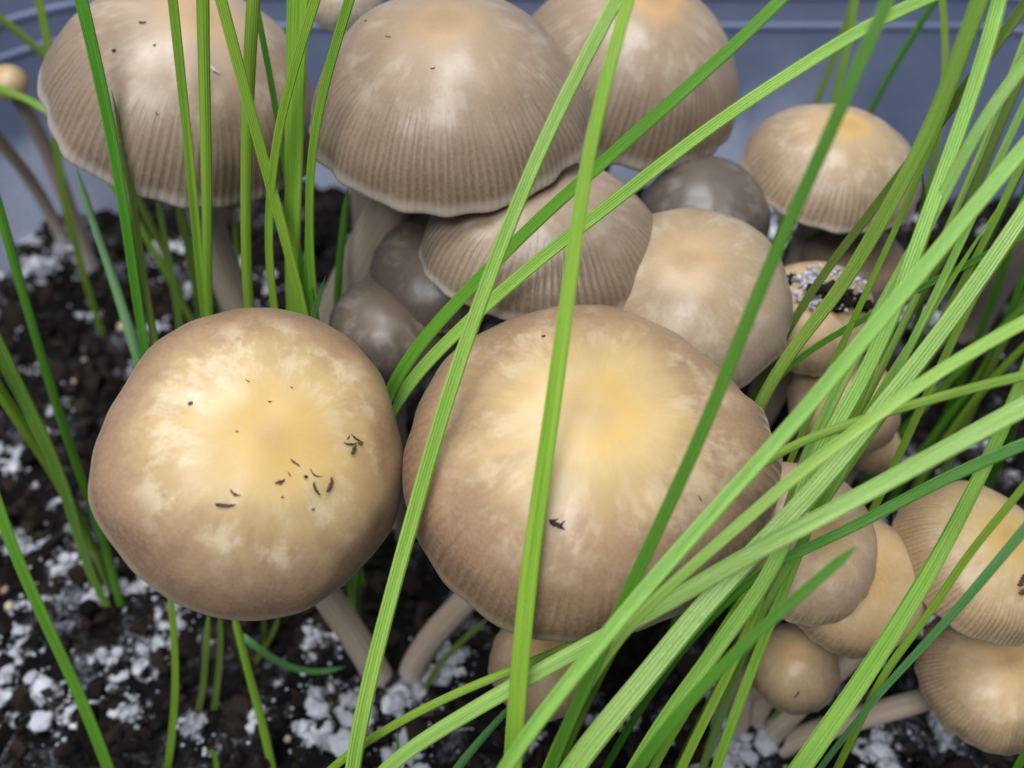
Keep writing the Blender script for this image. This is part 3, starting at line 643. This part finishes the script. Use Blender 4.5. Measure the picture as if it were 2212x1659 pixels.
B([(1360, 1675), (1385, 1635), (1434, 1546), (1487, 1483), (1539, 1413), (1592, 1339), (1645, 1272), (1680, 1223), (1705, 1165), (1733, 1010), (1786, 952), (1821, 896), (1856, 836), (1891, 766), (1930, 680), (1968, 577), (2004, 457), (2039, 369), (2074, 281), (2102, 183), (2137, 105), (2162, 0)], (36, 36), 9.6, 8.9, 'p', 'long straight blade of the right-hand bundle running down to the lower soil', RIGHT)
B([(1640, 865), (1680, 794), (1715, 748), (1768, 685), (1821, 625), (1849, 577), (1891, 492), (1944, 415), (1982, 334), (2025, 253), (2053, 176), (2084, 88), (2116, 0)], (28, 40), 11.1, 8.1, 'p', 'broad bright blade rising from behind the broad cap past the golden top', RIGHT, keel=.12)
B([(1700, 1110), (1720, 1040), (1743, 977), (1772, 917), (1814, 836), (1849, 766), (1909, 643), (1954, 578), (2004, 492), (2049, 404), (2088, 316), (2123, 264), (2165, 193), (2215, 130)], (26, 30), 9.9, 8.7, 's', 'ribbed pale blade in the middle of the right-hand bundle', RIGHT)
B([(1700, 710), (1740, 650), (1779, 590), (1803, 562), (1838, 510), (1891, 447), (1954, 369), (2049, 239), (2102, 169), (2155, 88), (2215, 5)], (18, 28), 11.8, 8.9, 'o', 'olive blade passing behind the broad bright blade at the right', RIGHT, roll=.2)
B([(1545, 1665), (1582, 1550), (1617, 1463), (1659, 1357), (1694, 1269), (1726, 1199), (1750, 1130), (1800, 990), (1850, 870), (1905, 740), (1940, 660)], (24, 22), 10.2, 9.8, 'b', 'slim bright blade crossing the buff button and the thin-rimmed cap', RIGHT, tip=True)
B([(1470, 1660), (1504, 1585), (1550, 1504), (1585, 1438), (1612, 1370), (1640, 1295), (1665, 1240)], (22, 20), 10.3, 9.9, 'b', 'slim green blade between the egg-shaped button and the pale bundle', RIGHT, tip=True)
B([(1405, 1668), (1438, 1603), (1475, 1556), (1510, 1500), (1545, 1430), (1570, 1360)], (20, 16), 10.4, 10.0, 'b', 'short green blade half hidden below the pale bundle near the bottom', RIGHT, tip=True)
B([(1385, 1640), (1434, 1578), (1487, 1515), (1539, 1459), (1592, 1406), (1645, 1357), (1715, 1297), (1786, 1237), (1825, 1202), (1851, 1180)], (30, 24), 8.3, 7.7, 'd', 'dark blade with blurred tip ending over the thin-rimmed buff cap', RIGHT, tip=True)
B([(1870, 1530), (1926, 1463), (1979, 1413), (2032, 1357), (2084, 1301), (2137, 1234), (2215, 1140)], (14, 24), 9.9, 8.8, 't', 'dark blue-green blade slanting over the yellowish right-hand cap', RIGHT)
B([(1875, 1520), (1891, 1480), (1926, 1420), (1979, 1367), (2025, 1311), (2053, 1251), (2084, 1199), (2137, 1142), (2197, 1076), (2220, 1045)], (18, 18), 10.0, 9.0, 'b', 'wavy yellow-green blade between two others over the yellowish cap', RIGHT)
B([(1722, 1668), (1779, 1586), (1838, 1512), (1891, 1427), (1944, 1343), (1997, 1262), (2049, 1164), (2084, 1100), (2119, 1023), (2158, 949), (2190, 871), (2220, 800)], (46, 28), 10.2, 9.2, 'p', 'veined pale blade rising between the golden buff and yellowish caps', RIGHT, keel=.15)
B([(985, 1662), (1034, 1600), (1090, 1543), (1135, 1490)], (20, 14), 11.4, 11.0, 't', 'blue-green blade end beneath the sweeping pale blades at the bottom', LOW, tip=True)
B([(860, 1690), (861, 1652), (858, 1576)], (13, 11), 10.2, 10.0, 't', 'short dark pointed blade tip in front of the sweeping pale blade', LOW, tip=True)
B([(912, 1497), (935, 1452), (981, 1399), (1034, 1353), (1060, 1330)], (14, 13), 'soil', 13.6, 'o', 'thin olive blade behind the stem under the broad cap', LOW, tip=True)
B([(1690, 1680), (1726, 1638), (1761, 1603), (1800, 1560)], (18, 14), 11.4, 10.8, 'd', 'dark blade end beside the veined pale blade at the bottom', LOW, tip=True)
B([(2180, 1690), (2200, 1652), (2225, 1610)], (18, 18), 11.6, 11.2, 'd', 'green blade end below the lowest tan cap', LOW)
# thinner blades woven through the right-hand tangle
for a, wd, d0, d1, k, lab in (
        ([(1745, 900), (1800, 780), (1868, 640), (1940, 490), (2010, 330), (2070, 170), (2130, 0)], 15, 10.8, 9.2, 'b', 'thin bright blade threading the bundle behind its broad pale blades'),
        ([(1800, 1000), (1880, 850), (1960, 690), (2040, 520), (2110, 360), (2180, 180), (2225, 60)], 17, 10.4, 9.4, 'p', 'thin pale blade threading the bundle toward the tub corner'),
        ([(1780, 1080), (1880, 960), (1980, 800), (2070, 640), (2150, 480), (2220, 330)], 16, 10.2, 9.6, 'b', 'thin bright blade leaning steeply through the open right side of the bundle'),
        ([(1930, 1010), (2000, 860), (2070, 700), (2140, 560), (2220, 420)], 18, 11.0, 10.2, 'b', 'thin bright blade over dark soil just outside the bundle'),
        ([(1660, 1290), (1760, 1130), (1860, 960), (1960, 770), (2050, 590), (2140, 380), (2220, 210)], 18, 9.9, 9.1, 'p', 'slender pale blade running the whole length of the bundle'),
        ([(1500, 1440), (1590, 1310), (1680, 1190), (1770, 1050), (1850, 930), (1930, 800)], 16, 9.9, 9.5, 'b', 'slender green blade under the crossing of the widest pale blades')):
    B(a, (wd, wd), d0, d1, k, lab, RIGHT)
# back of the tub
B([(2040, 560), (2067, 527), (2095, 440), (2119, 369), (2155, 281), (2186, 211), (2220, 130)], (18, 22), 12.6, 11.5, 'o', 'blurred pale olive blade rising behind the right-hand bundle', BACK)
B([(1800, 230), (1812, 180), (1826, 123), (1842, 70), (1850, 0)], (18, 19), 15.6, 14.6, 'p', 'pale upright blade standing behind the golden-topped cap', BACK)
B([(2040, 240), (2042, 141), (2046, 70), (2039, 0)], (15, 16), 14.6, 13.8, 'p', 'thin pale upright blade before the tub wall behind the bundle', BACK)
B([(1880, 235), (1891, 211), (1954, 105), (2018, 0)], (13, 16), 16.5, 15.2, 'd', 'blurred thin dark blade leaning right before the tub wall', BACK)
B([(1760, 225), (1768, 197), (1803, 130), (1840, 40), (1852, -20)], (15, 15), 17.0, 16.0, 'o', 'blurred faint olive blade leaning right before the tub wall', BACK)
B([(1700, 785), (1733, 763), (1786, 731), (1856, 696), (1930, 650), (2004, 615), (2049, 590), (2102, 566), (2165, 535), (2220, 503)], (15, 18), 10.9, 9.3, 'd', 'narrow dark blade crossing the bundle nearly level by the wall', RIGHT)
for a in ([(2000, 960), (2060, 880), (2119, 836), (2160, 745), (2180, 690)], [(2035, 1030), (2077, 935), (2119, 836), (2169, 734), (2215, 640)], [(1935, 945), (1985, 890), (2032, 840), (2095, 775), (2150, 720)],
          [(1960, 800), (1982, 713), (1997, 625), (2000, 560)], [(1975, 745), (2025, 654), (2063, 555), (2095, 440)], [(2090, 1090), (2130, 1000), (2170, 900), (2215, 790)], [(2010, 1000), (2070, 900), (2150, 800), (2215, 740)],
          [(2150, 1020), (2180, 940), (2215, 860)], [(2080, 620), (2130, 520), (2180, 430), (2220, 340)], [(2130, 690), (2165, 590), (2200, 480), (2220, 400)]):
    k = rnd.choice('oodb')
    B(a, (17, 16), 15.2 + rnd.uniform(-.5, .8), 13.6 + rnd.uniform(-.6, .5), k, {'o': 'blurred thin olive', 'd': 'blurred thin dark green', 'b': 'blurred thin bright green'}[k] + ' blade over dark soil behind the right-hand bundle', BACK)
B([(112, 250), (122, 128), (98, 63), (83, 0)], (18, 18), 16.4, 15.4, 'b', 'slim green blade behind the left dome, leaning left up the tub wall', BACK)
B([(150, 170), (109, 123), (53, 77), (0, 39), (-30, 15)], (19, 18), 17.0, 16.0, 'o', 'blurred blade bent far left behind the left dome', BACK)
B([(140, 250), (81, 218), (35, 204), (0, 193), (-30, 180)], (17, 18), 15.2, 15.4, 'b', 'green blade crossing the tiny brown mushroom at the left wall', BACK)

# ------------------------------------------------------------------ soil flecks on the caps
def on_cap(key, u, v_):
    d = ray(u, v_).normalized(); h = BVH[key].ray_cast(CAM, d)
    return h[0], h[1]
def fleck(key, u, v_, ln, wd, ang, label, curve=.2, parent=None, mat=None):
    p, nm = on_cap(key, u, v_)
    if p is None: return
    d = (p - CAM).dot(FW); ln = ln / FPX * d; wd = wd / FPX * d
    e1 = (Vector((1, 0, 0)) - nm * nm.x).normalized(); e2 = nm.cross(e1)
    t = e1 * math.cos(ang) + e2 * math.sin(ang); b = nm.cross(t)
    V, n = [], 9
    rs = random.Random(int(u * 7 + v_))
    for i in range(n):
        s = i / (n - 1); r = wd * .5 * (math.sin(math.pi * (s * .86 + .08)) ** .6) * rs.uniform(.55, 1.15)
        c = p + t * (ln * (s - .5)) + b * (curve * ln * (s - .5) ** 2 * 2 + rs.uniform(-.12, .12) * wd) + nm * (wd * .38)
        for j in range(6):
            f_ = math.pi * j / 3; V.append(c + b * (math.cos(f_) * r) + nm * (math.sin(f_) * r * .6))
    F = grid_faces(n, 6) + [tuple(reversed(range(6))), tuple(range((n - 1) * 6, n * 6))]
    if parent:
        mesh_obj('fragment', V, F, FLECK, parent, {'tone': [rs.random() * 1.1] * len(V)}, False); return
    o = mesh_obj('soil_fleck', V, F, mat or FLECK, None, {'tone': [rs.random() * 1.1] * len(V)}, False, origin=p)
    tag(o, label, 'soil fleck', 'soil flecks lying on caps')
def fleck_label(u, ln, wd):
    if u == 487: return 'longest flat dark fleck lying on the creamy round cap'
    if u == 506: return 'small brown fleck just beside the longest fleck on the creamy cap'
    if u == 680: return 'hair-thin curved fibre lying on the creamy round cap'
    if ln <= 12: return 'tiny dark soil speck lying on the creamy round cap'
    return 'short dark sliver lying on the creamy round cap'
for u, v_, ln, wd, a, cu in ((487, 1092, 42, 10, 0, .1), (506, 1067, 24, 7, -.5, .3), (412, 872, 12, 8, .7, 0), (605, 1041, 22, 9, .4, .2), (637, 1000, 26, 5, -.6, 0),
                             (660, 1030, 8, 8, 0, 0), (680, 1027, 34, 3, -.5, .5), (681, 1057, 34, 7, -1.1, .2), (512, 932, 6, 5, 0, 0),
                             (625, 1025, 12, 3, -1., 0), (610, 1074, 6, 5, 0, 0), (676, 1100, 7, 5, 0, 0), (630, 838, 5, 4, 0, 0), (535, 823, 12, 3, -.5, 0), (583, 868, 9, 3, 0, .2), (340, 728, 10, 7, 0, 0)):
    fleck(1, u, v_, ln, wd, a, fleck_label(u, ln, wd), cu)
fleck(1, 712, 1047, 34, 12, 1.25, 'thick black soil fleck lying on the creamy round cap')
def debris(key, label, bits):
    t = empty('debris_cluster', on_cap(key, bits[0][0], bits[0][1])[0]); tag(t, label, 'debris')
    for u, v_, ln, wd, a in bits: fleck(key, u, v_, ln, wd, a, None, .2, t)
debris(1, 'forked cluster of brown debris near the edge of the creamy round cap', ((762, 972, 26, 12, 1.2), (756, 960, 36, 5, .2), (768, 948, 30, 5, -.3), (776, 958, 16, 9, .3), (752, 946, 14, 3, 1.)))
debris(2, 'ragged brown crumb of debris on the broad cap beside the upright bright blade', ((1200, 1132, 30, 14, -.4), (1212, 1138, 20, 8, -.8), (1196, 1124, 22, 5, .2), (1214, 1130, 18, 4, .5)))
fleck(3, 463, 152, 24, 9, -.5, 'small white flake stuck on the left grey-brown dome', .1, None, MYC)
fleck(2, 1174, 728, 9, 8, 0, 'tiny round speck high on the broad golden-centred cap')
fleck(2, 1512, 1077, 14, 3, -1., 'hair-thin brown sliver on right side of the broad cap')
for u, v_, ln, wd, a in ((838, 80, 16, 3, -.5), (935, 148, 12, 3, 0), (790, 46, 6, 4, 0)):
    fleck(4, u, v_, ln, wd, a, 'fine dark sliver on the finely ribbed dome')
for u, v_, ln, wd, a in ((308, 50, 16, 6, .1), (247, 110, 9, 8, .5), (334, 98, 7, 4, .8), (339, 246, 9, 3, -.8), (600, 20, 34, 14, -.5)):
    fleck(3, u, v_, ln, wd, a, 'dark soil speck on the left grey-brown dome')
fleck(18, 1722, 1500, 20, 5, 1.1, 'short brown sliver on the egg-shaped button')
fleck(5, 1543, 8, 10, 6, -.4, 'dark speck on the bell-shaped brown cap')
fleck(11, 1905, 222, 26, 12, -.3, 'black crumb on the far edge of the golden-topped cap')
debris(19, 'black soil crumb lying on the yellowish cap with striped margin', ((2205, 1255, 30, 18, 1.), (2208, 1278, 24, 14, .5)))
# clump of mycelium and soil stuck on the buff cap at the right
def clump(key, spots, dark, label, labeld):
    pp, ss, dp, ds = [], [], [], []
    for u, v_, r in spots:
        p, nm = on_cap(key, u, v_)
        if p is None: continue
        for _ in range(60):
            q = Vector((rnd.gauss(0, .6), rnd.gauss(0, .4), rnd.gauss(0, .07))) * r
            s = r * (.04 + .16 * rnd.random() ** 2)
            pp.append(p + q + nm * (r * .15)); ss.append(s)
    if pp: tag(lumps('mycelium_clump', pp, ss, MYC, .35, .4, True, origin=pp[0]), label, 'mycelium clump')
    for u, v_, r in dark:
        p, nm = on_cap(key, u, v_)
        if p is None: continue
        for _ in range(22):
            q = Vector((rnd.gauss(0, .7), rnd.gauss(0, .4), rnd.gauss(0, .2))) * r
            dp.append(p + q + nm * r * .4); ds.append(r * rnd.uniform(.18, .5))
    if dp: tag(lumps('soil_clump', dp, ds, CRUMB, origin=dp[0]), labeld, 'soil clump')
clump(12, ((1735, 612, .20), (1775, 606, .24), (1800, 645, .22), (1755, 650, .16), (1830, 620, .18)), ((1702, 606, .09), (1780, 632, .14), (1800, 640, .13), (1825, 652, .15), (1845, 660, .12)),
      'white mycelium clump stuck on top of a buff cap among the blades', 'black soil crumbs caught in the white clump on a buff cap')
